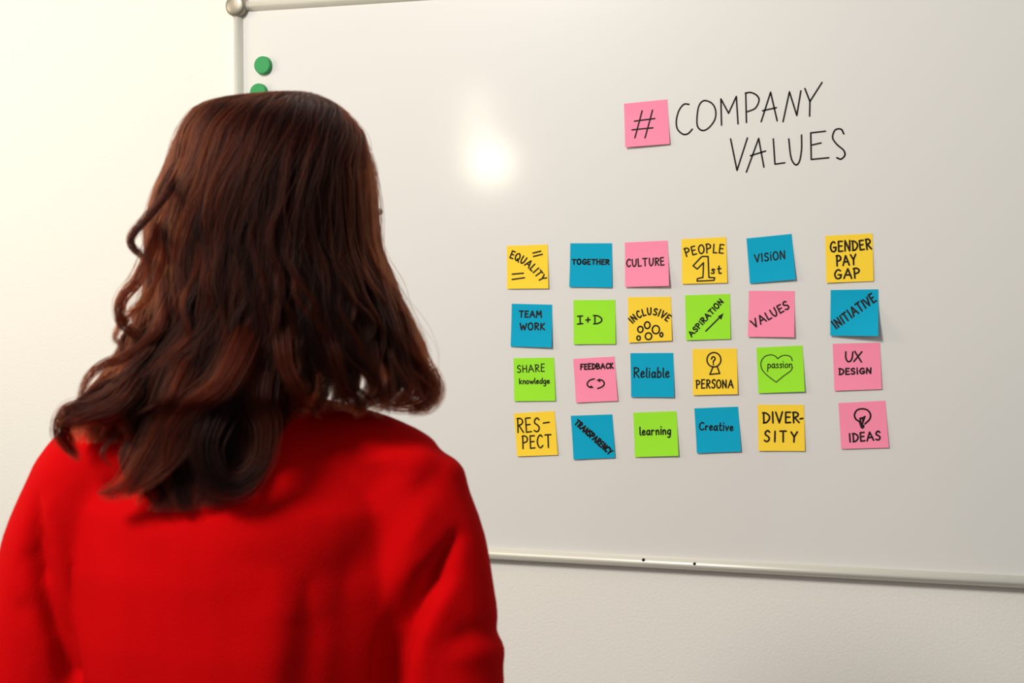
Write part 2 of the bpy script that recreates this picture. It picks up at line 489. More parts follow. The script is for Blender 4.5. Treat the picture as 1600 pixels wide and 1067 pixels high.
# colour, crop, corners TL TR BR BL, curl (m) at left and right foot, text strokes, drawing strokes, fills, stroke width, label
NOTES = [
    ('pink', Z8, [(132, 198), (390, 172), (406, 438), (140, 458)], (.006, .003), [],
     [[(240, 240), (200, 402)], [(302, 236), (260, 402)], [(195, 302), (316, 286)], [(182, 354), (305, 342)]], [], .0030,
     'pink sticky note with a hash sign beside the large marker heading'),
    ('yellow', Z1, [(62, 182), (402, 170), (410, 537), (66, 540)], (.002, .004),
     word('EQUALITY', (86, 280), (346, 484), 58, (245, 332)),
     [[(280, 242), (345, 226)], [(285, 270), (358, 252)], [(108, 418), (200, 410)], [(108, 462), (210, 448)]], [], .0030,
     'yellow sticky note reading EQUALITY with two equals signs'),
    ('blue', Z1, [(592, 160), (940, 160), (940, 530), (584, 524)], (.003, .003),
     word('TOGETHER', (608, 334), (915, 336), 40), [], [], .0030, 'blue sticky note reading TOGETHER'),
    ('pink', Z2, [(86, 154), (442, 138), (456, 516), (88, 524)], (.005, .007),
     word('CULTURE', (102, 356), (415, 342), 60), [], [], .0028, 'pink sticky note reading CULTURE'),
    ('yellow', Z2, [(558, 126), (930, 108), (942, 490), (564, 500)], (.002, .003),
     word('PEOPLE', (598, 272), (905, 244), 72, (730, 228)) + word('st', (806, 412), (890, 412), 62, gap=.3),
     [[(655, 348), (720, 278), (735, 270), (780, 270), (788, 445), (836, 448), (830, 470), (690, 476), (692, 455), (738, 445), (742, 322), (690, 375), (655, 348)]], [], .0028,
     'yellow sticky note reading PEOPLE over a large outlined figure one'),
    ('blue', Z3, [(140, 120), (516, 82), (550, 462), (170, 496)], (.002, .006),
     word('VIS!ON', (212, 318), (462, 288), 66), [], [], .0026, 'tilted blue sticky note reading VISION'),
    ('yellow', Z3, [(796, 98), (1192, 78), (1200, 476), (806, 490)], (.003, .002),
     word('GENDER', (842, 234), (1182, 208), 82) + word('PAY', (892, 350), (1058, 336), 82) + word('GAP', (876, 458), (1085, 448), 78), [], [], .0033,
     'yellow sticky note reading GENDER PAY GAP'),
    ('blue', Z1, [(104, 664), (440, 672), (436, 1030), (96, 1020)], (.002, .006),
     word('TEAM', (166, 775), (350, 778), 52) + word('WORK', (172, 882), (378, 880), 54), [], [], .0030,
     'blue sticky note reading TEAM WORK'),
    ('green', Z1, [(618, 634), (966, 632), (970, 1000), (620, 1002)], (.003, .003),
     [], [[(672, 768), (675, 832)], [(652, 769), (693, 766)], [(652, 834), (695, 830)], [(740, 780), (738, 818)], [(722, 800), (756, 798)],
          [(797, 764), (797, 828)], [S, (785, 763), (822, 766), (852, 788), (850, 812), (822, 828), (788, 832)]], [], .0030,
     'green sticky note reading I + D'),
    ('yellow', Z2, [(110, 610), (470, 606), (480, 972), (118, 988)], (.004, .003),
     word('INCLUSIVE', (152, 828), (440, 812), 56, (290, 690)),
     [circ(217, 878, 22, 25), circ(274, 843, 23, 28), circ(346, 880, 30, 34), circ(393, 922, 12, 17), circ(285, 935, 27, 28), circ(203, 950, 14, 18)], [], .0030,
     'yellow sticky note reading INCLUSIVE in an arc over six small circles'),
    ('green', Z2, [(588, 594), (962, 582), (968, 958), (598, 968)], (.002, .003),
     word('ASP!RATION', (645, 940), (908, 652), 44), [[(762, 892), (885, 770)]], [[(910, 742), (862, 770), (890, 798)]], .0028,
     'green sticky note reading ASPIRATION above a rising arrow'),
    ('pink', Z3, [(160, 556), (542, 558), (540, 944), (152, 940)], (.004, .005),
     word('VALUES', (205, 866), (500, 700), 68), [], [], .0030, 'pink sticky note reading VALUES'),
    ('blue', Z3, [(842, 550), (1240, 544), (1238, 934), (838, 930)], (.005, .016),
     word('INITIATIVE', (890, 872), (1222, 640), 74), [], [], .0033, 'blue sticky note reading INITIATIVE with a lifted foot'),
    ('green', Z4, [(118, 158), (456, 152), (468, 514), (126, 516)], (.002, .003),
     word('SHARE', (150, 278), (376, 268), 60) + word('knowledge', (166, 372), (420, 368), 46, gap=.16), [], [], .0022,
     'green sticky note reading SHARE Knowledge'),
    ('pink', Z4, [(616, 164), (960, 144), (988, 514), (640, 528)], (.003, .003),
     word('FEEDBACK', (678, 252), (950, 242), 44),
     [[S, (792, 330), (755, 342), (733, 370), (745, 395), (770, 402)], [S, (822, 410), (860, 395), (876, 370), (862, 345), (830, 336)]],
     [[(764, 382), (752, 408), (790, 406)], [(840, 328), (808, 342), (845, 360)]], .0030,
     'pink sticky note reading FEEDBACK over two circling arrows'),
    ('blue', Z5, [(132, 116), (490, 114), (498, 484), (140, 482)], (.003, .004),
     word('Rel!able', (160, 318), (458, 318), 80, gap=.2), [], [], .0028, 'blue sticky note reading Reliable'),
    ('yellow', Z5, [(650, 82), (1020, 76), (1028, 458), (654, 466)], (.003, .004),
     word('PERSONA', (684, 408), (990, 404), 68),
     [circ(829, 171, 58, 60), [S, (808, 165), (816, 148), (834, 150), (838, 168), (825, 182), (824, 198)], [(824, 211), (825, 213)],
      [(822, 228), (796, 293), (878, 285), (856, 226)]], [], .0028, 'yellow sticky note reading PERSONA under a question mark figure'),
    ('green', Z6, [(116, 70), (500, 52), (520, 436), (134, 450)], (.002, .005),
     word('pass!on', (208, 240), (416, 236), 56, gap=.14),
     [[S, (415, 178), (405, 150), (375, 135), (330, 138), (292, 162)], [S, (292, 162), (275, 142), (235, 130), (185, 145), (155, 190), (160, 245), (195, 290), (240, 328), (282, 358)],
      [S, (282, 358), (345, 305), (400, 265), (418, 235)]], [], .0018,
     'green sticky note with passion written inside a heart'),
    ('pink', Z6, [(752, 38), (1146, 28), (1162, 416), (768, 430)], (.002, .003),
     word('UX', (856, 186), (992, 188), 84, gap=.12) + word('DES!GN', (806, 296), (1072, 284), 48), [], [], .0030,
     'pink sticky note reading UX DESIGN'),
    ('yellow', Z4, [(120, 618), (460, 598), (488, 964), (150, 976)], (.002, .003),
     word('RES', (150, 778), (336, 770), 112) + word('PECT', (194, 912), (436, 900), 104), [[(366, 699), (416, 692)]], [], .0030,
     'yellow sticky note reading RESPECT split by a hyphen'),
    ('blue', Z4, [(596, 638), (942, 626), (966, 988), (620, 1002)], (.003, .003),
     word('TRANSPARENCY', (626, 704), (918, 962), 46), [], [], .0034, 'blue sticky note reading TRANSPARENCY along its diagonal'),
    ('green', Z5, [(156, 612), (516, 600), (534, 972), (172, 982)], (.002, .005),
     word('lear', (210, 800), (330, 795), 64, gap=.2) + word('n!ng', (346, 795), (470, 790), 64, gap=.2), [], [], .0028, 'green sticky note reading learning'),
    ('blue', Z5, [(666, 576), (1030, 562), (1056, 936), (688, 950)], (.003, .004),
     word('Creat!ve', (708, 756), (990, 762), 62, gap=.2), [], [], .0026, 'blue sticky note reading Creative'),
    ('yellow', Z6, [(126, 546), (512, 546), (522, 932), (134, 930)], (.003, .003),
     word('DIVER', (172, 697), (472, 695), 86, gap=.3) + word('SITY', (182, 852), (458, 856), 88, gap=.62), [[(480, 664), (503, 660)]], [], .0034,
     'yellow sticky note reading DIVERSITY split by a hyphen'),
    ('pink', Z6, [(800, 532), (1190, 512), (1222, 904), (824, 914)], (.002, .003),
     word('IDEAS', (894, 856), (1150, 838), 70),
     [[S, (1022, 705), (1058, 670), (1068, 630), (1045, 593), (1000, 580), (955, 592), (934, 630), (945, 665), (975, 688), (985, 715)],
      [(990, 708), (980, 660), (1000, 655), (1006, 688)], [(1020, 645), (1000, 706)], [(995, 660), (1022, 645)]],
     [[(980, 712), (1018, 712), (1016, 738), (1000, 748), (984, 738)]], .0032,
     'pink sticky note reading IDEAS under a drawn light bulb'),
]
for colr, org, corners, (cl, cr), text, drawing, fills, wd, label in NOTES:
    ox, oy, z = org
    TL, TR, BR, BL = [flat((ox + x / z, oy + y / z), BY - d) for (x, y), d in zip(corners, (.001, .001, cr, cl))]
    ctr = (TL + TR + BR + BL) / 4
    eu = ((TR - TL) + (BR - BL)) / 2
    ev = ((TL - BL) + (TR - BR)) / 2

    def lift(q, ctr=ctr, eu=eu, ev=ev, cl=cl, cr=cr):
        d = q - ctr
        det = eu.x * ev.y - eu.y * ev.x
        u = (d.x * ev.y - d.y * ev.x) / det + .5
        v = (eu.x * d.y - eu.y * d.x) / det + .5
        u = min(max(u, 0), 1)
        f = min(max(1 - v, 0), 1)
        c = cl + (cr - cl) * u
        return BY - .0006 - c * max(0, (f - .12) / .88) ** 1.7 - .0006 * math.sin(3 * u + 5 * v + cl * 900) * f
    org3 = Vector((ctr.x, BY, ctr.y))
    N = 14
    vs, fs = [], []
    for layer in (0.0, 0.0002):
        for j in range(N + 1):
            for i in range(N + 1):
                u, v = i / N, j / N
                q = BL.lerp(BR, u).lerp(TL.lerp(TR, u), v)
                vs.append(Vector((q.x, lift(q) + layer, q.y)) - org3)
    W_ = N + 1
    K = W_ * W_
    for j in range(N):
        for i in range(N):
            a = j * W_ + i
            fs.append((a, a + 1, a + W_ + 1, a + W_))
            fs.append((K + a, K + a + W_, K + a + W_ + 1, K + a + 1))
    rim = [i for i in range(N)] + [j * W_ + N for j in range(N)] + [N * W_ + i for i in range(N, 0, -1)] + [j * W_ for j in range(N, 0, -1)]
    for a, b in zip(rim, rim[1:] + rim[:1]):
        n0 = len(vs)
        vs += [vs[a].copy(), vs[K + a].copy(), vs[K + b].copy(), vs[b].copy()]
        fs.append((n0, n0 + 1, n0 + 2, n0 + 3))
    note = from_data('sticky_note', vs, fs, PAPER[colr])
    note.location = org3
    tag(note, label, 'sticky note', 'sticky notes on the whiteboard')
    halves = [drawing[:2], drawing[2:]] if 'EQUALITY' in label else [drawing]
    for nm, strokes, fl in [('handwriting', text, [])] + [('drawing', d_, fills) for d_ in halves]:
        if not strokes:
            continue
        bm = bmesh.new()
        for st in strokes_to_px(strokes, org):
            ribbon(bm, [flat(p, BY - .002) for p in st], wd * .86, lift)
        for tri in fl:
            fill(bm, [flat((ox + x / z, oy + y / z), BY - .002) for x, y in tri], lift)
        bmesh.ops.translate(bm, verts=bm.verts, vec=-org3)
        from_bm(nm, bm, M_ink, note, smooth=False)

# ------------------------------------------------------------------ person
PX0, PDEPTH = 385, 1.29
ray = FWD * FPX + RGT * (PX0 - 800)
ray.z = 0
ray.normalize()
PF = ray.copy()                       # the way she faces, along the line of sight
PR = Vector((PF.y, -PF.x, 0))
base = CAM + (FWD + RGT * ((PX0 - 800) / FPX)) * PDEPTH
base.z = 0
person = empty('person', base)
person.rotation_euler = (0, 0, math.atan2(-PF.x, PF.y))
tag(person, 'woman with wavy auburn hair in a red sweater facing the whiteboard', 'person')


def loc(px, py, y=0.0):
    """(x, z) in the person's own frame of a pixel, at depth y in front of the body axis"""
    d = FWD * FPX + RGT * (px - 800) + UPV * (533.5 - py)
    t = (y + (base - Vector((CAM.x, CAM.y, 0))).dot(PF)) / d.dot(PF)
    p = CAM + d * t - base
    return p.dot(PR), p.z


M_skin = mat('skin', (0.62, 0.36, 0.26, 1), 0.5)
M_skin.node_tree.nodes['Principled BSDF'].inputs['Subsurface Weight'].default_value = 0.15
M_skin.node_tree.nodes['Principled BSDF'].inputs['Subsurface Radius'].default_value = (0.01, 0.004, 0.002)
M_sweater = mat('red_wool', (0.50, 0.001, 0.002, 1), 0.9, spec=0.04)
bump(M_sweater, 420, 0.35, 0.0012, 3, (1, 1, 1.6))
M_denim = mat('dark_denim', (0.02, 0.025, 0.05, 1), 0.8)
bump(M_denim, 500, 0.3, 0.001)
M_shoe = mat('black_leather', (0.015, 0.014, 0.013, 1), 0.4)
M_glasses = mat('dark_brown_acetate', (0.03, 0.012, 0.008, 1), 0.25)


def tube_rings(bm, pts, n=20, caps=True):
    """pts: [(centre, (rx, ry), axis_x, axis_y)] lofted into a closed skin"""
    rings = []
    for c, (rx, ry), ax, ay in pts:
        rings.append([bm.verts.new(c + ax * (rx * math.cos(2 * math.pi * i / n)) + ay * (ry * math.sin(2 * math.pi * i / n))) for i in range(n)])
    for a, b in zip(rings, rings[1:]):
        for i in range(n):
            bm.faces.new((a[i], a[(i + 1) % n], b[(i + 1) % n], b[i]))
    if caps:
        bm.faces.new(rings[0][::-1])
        bm.faces.new(rings[-1])
    return rings


def limb(bm, joints, n=16, sub=4):
    """tapered round tube through [(point, radius)] with rounded ends"""
    P = catmull([(*p, r) if False else tuple(p) + () for p, r in joints], sub)
    rad = []
    for (p, r), (q, s) in zip(joints, joints[1:]):
        rad += [r + (s - r) * k / sub for k in range(sub)]
    rad.append(joints[-1][1])
    if len(joints) < 3:
        P = [joints[0][0], joints[1][0]]
        rad = [joints[0][1], joints[1][1]]
    P = [Vector(p) for p in P]
    d0 = (P[0] - P[1]).normalized()
    d1 = (P[-1] - P[-2]).normalized()
    r0, r1 = rad[0], rad[-1]
    head = [(P[0] + d0 * r0 * s, r0 * c) for s, c in ((.98, .18), (.85, .53), (.5, .86))]
    tail = [(P[-1] + d1 * r1 * s, r1 * c) for s, c in ((.5, .86), (.85, .53), (.98, .18))]
    seq = head + list(zip(P, rad)) + tail
    pts = []
    ref = Vector((0.13, 1, 0.05))
    for i, (p, r) in enumerate(seq):
        t = (seq[min(i + 1, len(seq) - 1)][0] - seq[max(i - 1, 0)][0]).normalized()
        ax = t.cross(ref).normalized()
        ay = ax.cross(t).normalized()
        pts.append((p, (r, r), ax, ay))
    tube_rings(bm, pts, n)


def ball(bm, c, r, rot=None, sub=4):
    res = bmesh.ops.create_icosphere(bm, subdivisions=sub, radius=1)
    for v in res['verts']:
        q = Vector((v.co.x * r[0], v.co.y * r[1], v.co.z * r[2]))
        if rot:
            q = rot @ q
        v.co = Vector(c) + q


def fuse(name, bm, voxel, smooth_it):
    """weld overlapping volumes into one continuous surface"""
    bmesh.ops.recalc_face_normals(bm, faces=bm.faces)
    me = bpy.data.meshes.new(name)
    bm.to_mesh(me)
    bm.free()
    tmp = bpy.data.objects.new(name, me)
    col.objects.link(tmp)
    m = tmp.modifiers.new('r', 'REMESH')
    m.mode = 'VOXEL'
    m.voxel_size = voxel
    s = tmp.modifiers.new('s', 'SMOOTH')
    s.factor = 0.5
    s.iterations = smooth_it
    dg = bpy.context.evaluated_depsgraph_get()
    new = bpy.data.meshes.new_from_object(tmp.evaluated_get(dg))
    bpy.data.objects.remove(tmp)
    new.name = name
    return new


ZR = R(-12)                           # torso turned a little to her right
ROT = Matrix.Rotation(ZR, 3, 'Z')
X3, Y3, Z3v = Vector((1, 0, 0)), Vector((0, 1, 0)), Vector((0, 0, 1))
HEADC = Vector((0.032, 0.045, 1.575))
HR = Matrix.Rotation(R(-17), 3, 'Z')


def hp(x, y, z):
    return HEADC + HR @ Vector((x, y, z))


ARM = {}
for s in (-1, 1):
    ARM[s] = [Vector((s * .143, -.005, 1.335)), Vector((s * .166, -.012, 1.270)), Vector((s * .179, -.02, 1.19)), Vector((s * .188, -.02, 1.09)),
              Vector((s * .190, .02, 1.00)), Vector((s * .182, .07, .92)), Vector((s * .172, .11, .86))]
    ARM[s] = [ROT @ p for p in ARM[s]]

# body: one continuous skin from head to feet
bm = bmesh.new()
ball(bm, hp(0, -.012, .018), (.073, .092, .09), HR)                 # skull
ball(bm, hp(0, .03, -.035), (.058, .062, .078), HR)                 # face
ball(bm, hp(0, .052, -.088), (.03, .032, .026), HR)                 # chin
ball(bm, hp(0, .072, .045), (.05, .03, .035), HR)                   # brow
limb(bm, [(hp(0, .096, .005), .007), (hp(0, .106, -.018), .009), (hp(0, .112, -.035), .012)], 12)   # nose
ball(bm, hp(0, .092, -.066), (.023, .011, .006), HR)                # upper lip
ball(bm, hp(0, .09, -.076), (.02, .011, .007), HR)                  # lower lip
for s in (-1, 1):
    ball(bm, hp(s * .040, .066, -.028), (.02, .022, .022), HR)      # cheek
    ball(bm, hp(s * .077, -.008, -.012), (.008, .017, .03), HR)     # ear
limb(bm, [(hp(0, -.012, -.05), .056), (hp(0, -.02, -.11), .054), (Vector((.01, .015, 1.40)), .058), (Vector((0, 0, 1.33)), .075)], 20)
tp = []
for z, a, b, y in ((.80, .158, .105, 0), (.88, .162, .108, 0), (.98, .136, .092, 0), (1.08, .125, .09, 0), (1.18, .13, .096, 0), (1.26, .132, .086, 0), (1.32, .115, .065, -.002), (1.36, .07, .05, 0)):
    tp.append((Vector((0, y, z)), (a, b), ROT @ X3, ROT @ Y3))
tube_rings(bm, tp, 28)
for s in (-1, 1):
    limb(bm, list(zip(ARM[s], (.038, .038, .036, .034, .034, .031, .024))), 14)
    wr = ARM[s][-1]
    dn = (ROT @ Vector((0, .45, -.9))).normalized()
    fw = (ROT @ Vector((0, .9, .45))).normalized()
    inn = ROT @ Vector((-s, 0, 0))
    limb(bm, [(wr, .024), (wr + dn * .03, .024), (wr + dn * .075, .022)], 12)
    for k, L in ((-1.5, .058), (-.5, .070), (.5, .074), (1.5, .066)):
        b0 = wr + dn * .055 + fw * (k * .0175)
        b1 = b0 + dn * (.035 + L * .45) + inn * .004
        b2 = b1 + dn * (L * .32) + inn * .012
        b3 = b2 + dn * (L * .22) + inn * .014
        limb(bm, [(b0, .0095), (b1, .0088), (b2, .008), (b3, .0068)], 10, 3)
    t0 = wr + dn * .03 + fw * .02
    limb(bm, [(t0, .012), (t0 + dn * .03 + fw * .022 + inn * .008, .0105), (t0 + dn * .058 + fw * .026 + inn * .014, .0085)], 10, 3)
    limb(bm, [(Vector((s * .085, 0, .84)), .078), (Vector((s * .088, .01, .66)), .068), (Vector((s * .09, .015, .50)), .052), (Vector((s * .092, -.005, .36)), .051),
              (Vector((s * .094, -.012, .2)), .038), (Vector((s * .096, -.01, .09)), .034)], 16)
    limb(bm, [(Vector((s * .096, -.025, .05)), .03), (Vector((s * .102, .06, .04)), .028), (Vector((s * .108, .13, .03)), .022)], 12)
body = link_mesh('body', fuse('body', bm, .005, 6), M_skin, person)
for s in (-1, 1):
    bm = bmesh.new()
    ball(bm, hp(s * .032, .083, .004), (.0115, .0115, .0115), sub=3)
    e = from_bm('eye', bm, mat('eye_white', (.75, .72, .68, 1), .2), person)
    bm = bmesh.new()
    ball(bm, hp(s * .032, .0915, .004), (.0055, .004, .0055), HR, sub=2)
    from_bm('iris', bm, mat('iris_brown', (.08, .04, .02, 1), .2), e)

# sweater
bm = bmesh.new()
tp = []
for z, a, b, y in ((.80, .176, .122, 0), (.84, .178, .124, 0), (.92, .168, .118, 0), (1.02, .142, .116, 0), (1.12, .140, .118, 0), (1.20, .148, .12, 0), (1.26, .155, .114, 0),
                   (1.315, .155, .098, -.002), (1.352, .128, .078, -.003), (1.385, .088, .064, 0), (1.415, .066, .058, .005)):
    tp.append((ROT @ Vector((-.005, y, z)), (a, b), ROT @ X3, ROT @ Y3))
tube_rings(bm, tp, 36)
for s in (-1, 1):
    limb(bm, list(zip(ARM[s], (.052, .055, .053, .0515, .049, .044, .038))), 20)
    limb(bm, [(ROT @ Vector((s * .06, 0, 1.372)), .04), (ROT @ Vector((s * .11, -.005, 1.355)), .046), (ROT @ Vector((s * .143, -.005, 1.335)), .05)], 16)
me = fuse('sweater', bm, .005, 9)
me.update()
# folds: each is a line on the back of the sweater (pixels), width and depth in metres; minus = crease, plus = raised ridge
FOLDS = [([(705, 830), (676, 878), (648, 920), (625, 965), (612, 1010), (608, 1067)], .012, -.021),
         ([(690, 905), (664, 935), (640, 985), (632, 1067)], .016, .006),
         ([(655, 800), (620, 860), (596, 930), (590, 1000), (588, 1067)], .022, .007),
         ([(590, 690), (640, 690), (690, 694), (722, 710)], .010, -.0035),
         ([(560, 720), (630, 712), (690, 716), (735, 740)], .012, .0035),
         ([(640, 770), (665, 745), (700, 700)], .012, -.003),
         ([(690, 980), (735, 972), (775, 985)], .010, -.003), ([(690, 1010), (740, 1000), (776, 1010)], .012, .003),
         ([(45, 790), (48, 850), (56, 905), (72, 955), (92, 1010), (106, 1067)], .010, -.016),
         ([(66, 800), (74, 870), (92, 940), (112, 1010), (122, 1067)], .016, .005),
         ([(20, 870), (42, 890), (58, 905)], .010, -.004), ([(10, 960), (40, 965), (70, 990)], .012, -.003),
         ([(478, 900), (478, 975), (470, 1020), (464, 1067)], .015, -.0055), ([(430, 900), (432, 980), (425, 1067)], .025, .004),
         ([(540, 900), (545, 990), (540, 1067)], .034, -.006),
         ([(400, 860), (440, 885), (480, 890), (540, 875), (600, 850)], .022, -.003), ([(250, 830), (320, 840), (390, 838)], .03, .003),
         ([(150, 860), (165, 940), (170, 1067)], .025, .003)]
co = np.empty(len(me.vertices) * 3)
me.vertices.foreach_get('co', co)
co = co.reshape(-1, 3)
no = np.array([v.normal[:] for v in me.vertices])
disp = np.zeros(len(co))
back = np.clip((.03 - co[:, 1]) / .05, 0, 1)
for pts, wdt, dep in FOLDS:
    P = [np.array(loc(x, y, -.06)) for x, y in pts]
    best = np.full(len(co), 9.0)
    for i, (a, b) in enumerate(zip(P, P[1:])):
        ab = b - a
        t = np.clip(((co[:, [0, 2]] - a) @ ab) / (ab @ ab), 0, 1)
        d = np.linalg.norm(co[:, [0, 2]] - (a + t[:, None] * ab), axis=1)
        tt = (i + t) / (len(P) - 1)
        fade = np.clip(tt / .25, 0, 1) if pts[0][1] < 1060 else 1
        best = np.minimum(best, d + (1 - fade) * .012)
    disp += dep * np.exp(-(best / wdt) ** 2) * back
wob = np.array([noise.noise(Vector((p[0] * 9 + 3, p[1] * 9, p[2] * 5))) + .5 * noise.noise(Vector((p[0] * 22, p[1] * 22 + 7, p[2] * 14))) for p in co])
disp += .0022 * wob
co += no * disp[:, None]
me.vertices.foreach_set('co', co.ravel())
me.update()
sweater = link_mesh('sweater', me, M_sweater, person)
bvs = BVHTree.FromPolygons([tuple(v.co) for v in me.vertices], [tuple(p.vertices) for p in me.polygons])
for v in list(body.data.vertices) * 2:                      # keep the body under the wool
    if .80 < v.co.z < 1.37:
        q, nrm, _, dist = bvs.find_nearest(v.co, .05)
        if q is not None and (v.co - q).dot(nrm) > -.012:
            v.co = q - nrm * .012
bm = bmesh.new()
add_ring = [(ROT @ Vector((-.003, .006, 1.405)) + Vector((0, 0, dz)), (a, b), ROT @ X3, ROT @ Y3)
            for a, b, dz in ((.066, .058, 0), (.0675, .060, .006), (.066, .058, .016), (.063, .055, .022), (.060, .052, .018), (.060, .052, 0))]
tube_rings(bm, add_ring, 48, caps=False)
from_bm('neckband', bm, M_sweater, sweater)
for s in (-1, 1):
    bm = bmesh.new()
    a, b = ARM[s][-1], ARM[s][-2]
    d = (a - b).normalized()
    ax = d.cross(Vector((0, 1, .2))).normalized()
    ay = ax.cross(d)
    tube_rings(bm, [(a + d * h, (r, r), ax, ay) for h, r in ((0.0, .036), (.012, .039), (.04, .037), (.066, .035), (.07, .031), (.06, .029))], 28, caps=False)
    from_bm('cuff', bm, M_sweater, sweater)

# trousers and shoes
bm = bmesh.new()
tube_rings(bm, [(Vector((0, 0, z)), (a, b), ROT @ X3, ROT @ Y3) for z, a, b in ((.74, .165, .115), (.82, .168, .116), (.90, .160, .112), (.96, .148, .104))], 30)
for s in (-1, 1):
    limb(bm, [(Vector((s * .085, 0, .82)), .084), (Vector((s * .088, .01, .66)), .076), (Vector((s * .09, .015, .50)), .061), (Vector((s * .092, -.005, .36)), .058),
              (Vector((s * .094, -.012, .22)), .047), (Vector((s * .096, -.01, .13)), .044)], 18)
link_mesh('trousers', fuse('trousers', bm, .006, 6), M_denim, person)
for s in (-1, 1):
    bm = bmesh.new()
    limb(bm, [(Vector((s * .096, -.03, .048)), .042), (Vector((s * .100, .04, .046)), .041), (Vector((s * .106, .10, .038)), .036), (Vector((s * .110, .15, .032)), .028)], 16)
    limb(bm, [(Vector((s * .096, -.012, .06)), .041), (Vector((s * .096, -.012, .10)), .043)], 16)
    me = fuse('shoe', bm, .005, 4)
    for v in me.vertices:
        v.co.z = max(v.co.z, .0005)
    link_mesh('shoe', me, M_shoe, person)

# glasses
bm = bmesh.new()
for s in (-1, 1):
    ring = []
    for k in range(25):
        a = 2 * math.pi * k / 24
        ring.append((hp(s * .034 + .026 * math.cos(a), .104 - .008 * abs(math.cos(a)) * (1 if s * math.cos(a) > 0 else 0), .004 + .019 * math.sin(a)), .0022))
    limb(bm, ring, 8, 1)
    limb(bm, [(hp(s * .058, .098, .012), .0034), (hp(s * .0765, .088, .012), .0036), (hp(s * .078, .045, .010), .0022), (hp(s * .08, -.01, .006), .002), (hp(s * .079, -.03, -.018), .002)], 8, 4)
limb(bm, [(hp(-.009, .105, .008), .002), (hp(0, .109, .011), .002), (hp(.009, .105, .008), .002)], 8, 3)
from_bm('glasses', bm, M_glasses, person)

# ------------------------------------------------------------------ hair: locks of strands
M_hair = bpy.data.materials.new('auburn_hair')
M_hair.use_nodes = True
nt = M_hair.node_tree
nt.nodes.clear()
ho = nt.nodes.new('ShaderNodeOutputMaterial')
hb = nt.nodes.new('ShaderNodeBsdfHairPrincipled')
hb.parametrization = 'COLOR'
hb.inputs['Color'].default_value = (0.150, 0.034, 0.012, 1)
hb.inputs['Roughness'].default_value = 0.34
hb.inputs['IOR'].default_value = 1.22
hb.inputs['Radial Roughness'].default_value = 0.45
ci = nt.nodes.new('ShaderNodeAttribute')
ci.attribute_name = 'tone'
cr = nt.nodes.new('ShaderNodeValToRGB')
cr.color_ramp.elements[0].color = (0.003, 0.0011, 0.0011, 1)
cr.color_ramp.elements[1].color = (0.090, 0.0112, 0.0022, 1)
nt.links.new(ci.outputs['Fac'], cr.inputs[0])
nt.links.new(cr.outputs[0], hb.inputs['Color'])
nt.links.new(hb.outputs[0], ho.inputs[0])

ROWS = np.array([139, 144, 150, 165, 200, 250, 300, 350, 380, 400, 450, 500, 550, 600, 640, 700, 790.])
LEFT = np.array([445, 385, 340, 308, 285, 266, 244, 230, 230, 232, 228, 218, 196, 156, 122, 108, 120.])
RGHT = np.array([478, 500, 512, 535, 562, 579, 585, 588, 590, 596, 618, 640, 655, 668, 668, 660, 640.])
CY = np.array([.035, .035, .035, .035, .035, .034, .034, .032, .03, .026, .012, -.005, -.02, -.035, -.045, -.06, -.065])
BB = np.array([.015, .04, .055, .078, .10, .112, .116, .116, .114, .112, .105, .092, .08, .07, .062, .055, .05])
ENDX = np.array([0, .05, .1, .14, .2, .35, .5, .55, .6, .65, .75, .85, 1])
ENDY = np.array([650, 662, 682, 745, 782, 780, 766, 742, 700, 655, 642, 638, 625.])
xz = np.array([[*loc(l, y), *loc(r, y)] for l, r, y in zip(LEFT, RGHT, ROWS)])
XL, XR, ZZ = xz[:, 0], xz[:, 2], xz[:, 1]

# depth of the sweater's back, for draping
G = .004
gx = np.arange(-.30, .30, G)
gz = np.arange(1.05, 1.50, G)
bv = BVHTree.FromPolygons([tuple(v.co) for v in sweater.data.vertices], [tuple(p.vertices) for p in sweater.data.polygons])
DEPTH = np.full((len(gx), len(gz)), 9.0)
FRONT = np.full((len(gx), len(gz)), -9.0)
for i, x in enumerate(gx):
    for j, zq in enumerate(gz):
        hit = bv.ray_cast(Vector((x, -1, zq)), Vector((0, 1, 0)))
        if hit[0]:
            DEPTH[i, j] = hit[0].y
            FRONT[i, j] = bv.ray_cast(Vector((x, 1, zq)), Vector((0, -1, 0)))[0].y


def grid(Gd, X, Z):
    i = np.clip(((X - gx[0]) / G).round().astype(int), 0, len(gx) - 1)
    j = np.clip(((Z - gz[0]) / G).round().astype(int), 0, len(gz) - 1)
    return Gd[i, j]


def shell(phi, y, rho):
    """point of the hair's envelope at angle phi (0 = right, -90 deg = towards the back) and pixel row y"""
    xl, xr, zz = np.interp(y, ROWS, XL), np.interp(y, ROWS, XR), np.interp(y, ROWS, ZZ)
    cy, b = np.interp(y, ROWS, CY), np.interp(y, ROWS, BB)
    cx, a = (xl + xr) / 2, (xr - xl) / 2
    hxc = HEADC.x + (cx - HEADC.x)
    X = hxc + rho * a * np.cos(phi)
    Y = cy + rho * b * np.sin(phi)
    return np.stack([X, Y, zz], -1)


NP = 30
T = np.linspace(0, 1, NP)
FACE = R(73)


def face_gap(phi, y):
    """strands part around the face"""
    half = R(38) * np.clip((y - 165) / 90, 0, 1)
    d = (phi - FACE + math.pi) % (2 * math.pi) - math.pi
    sgn = np.where(d >= 0, 1, -1)
    return FACE + sgn * (half + np.abs(d) * (math.pi - half) / math.pi)


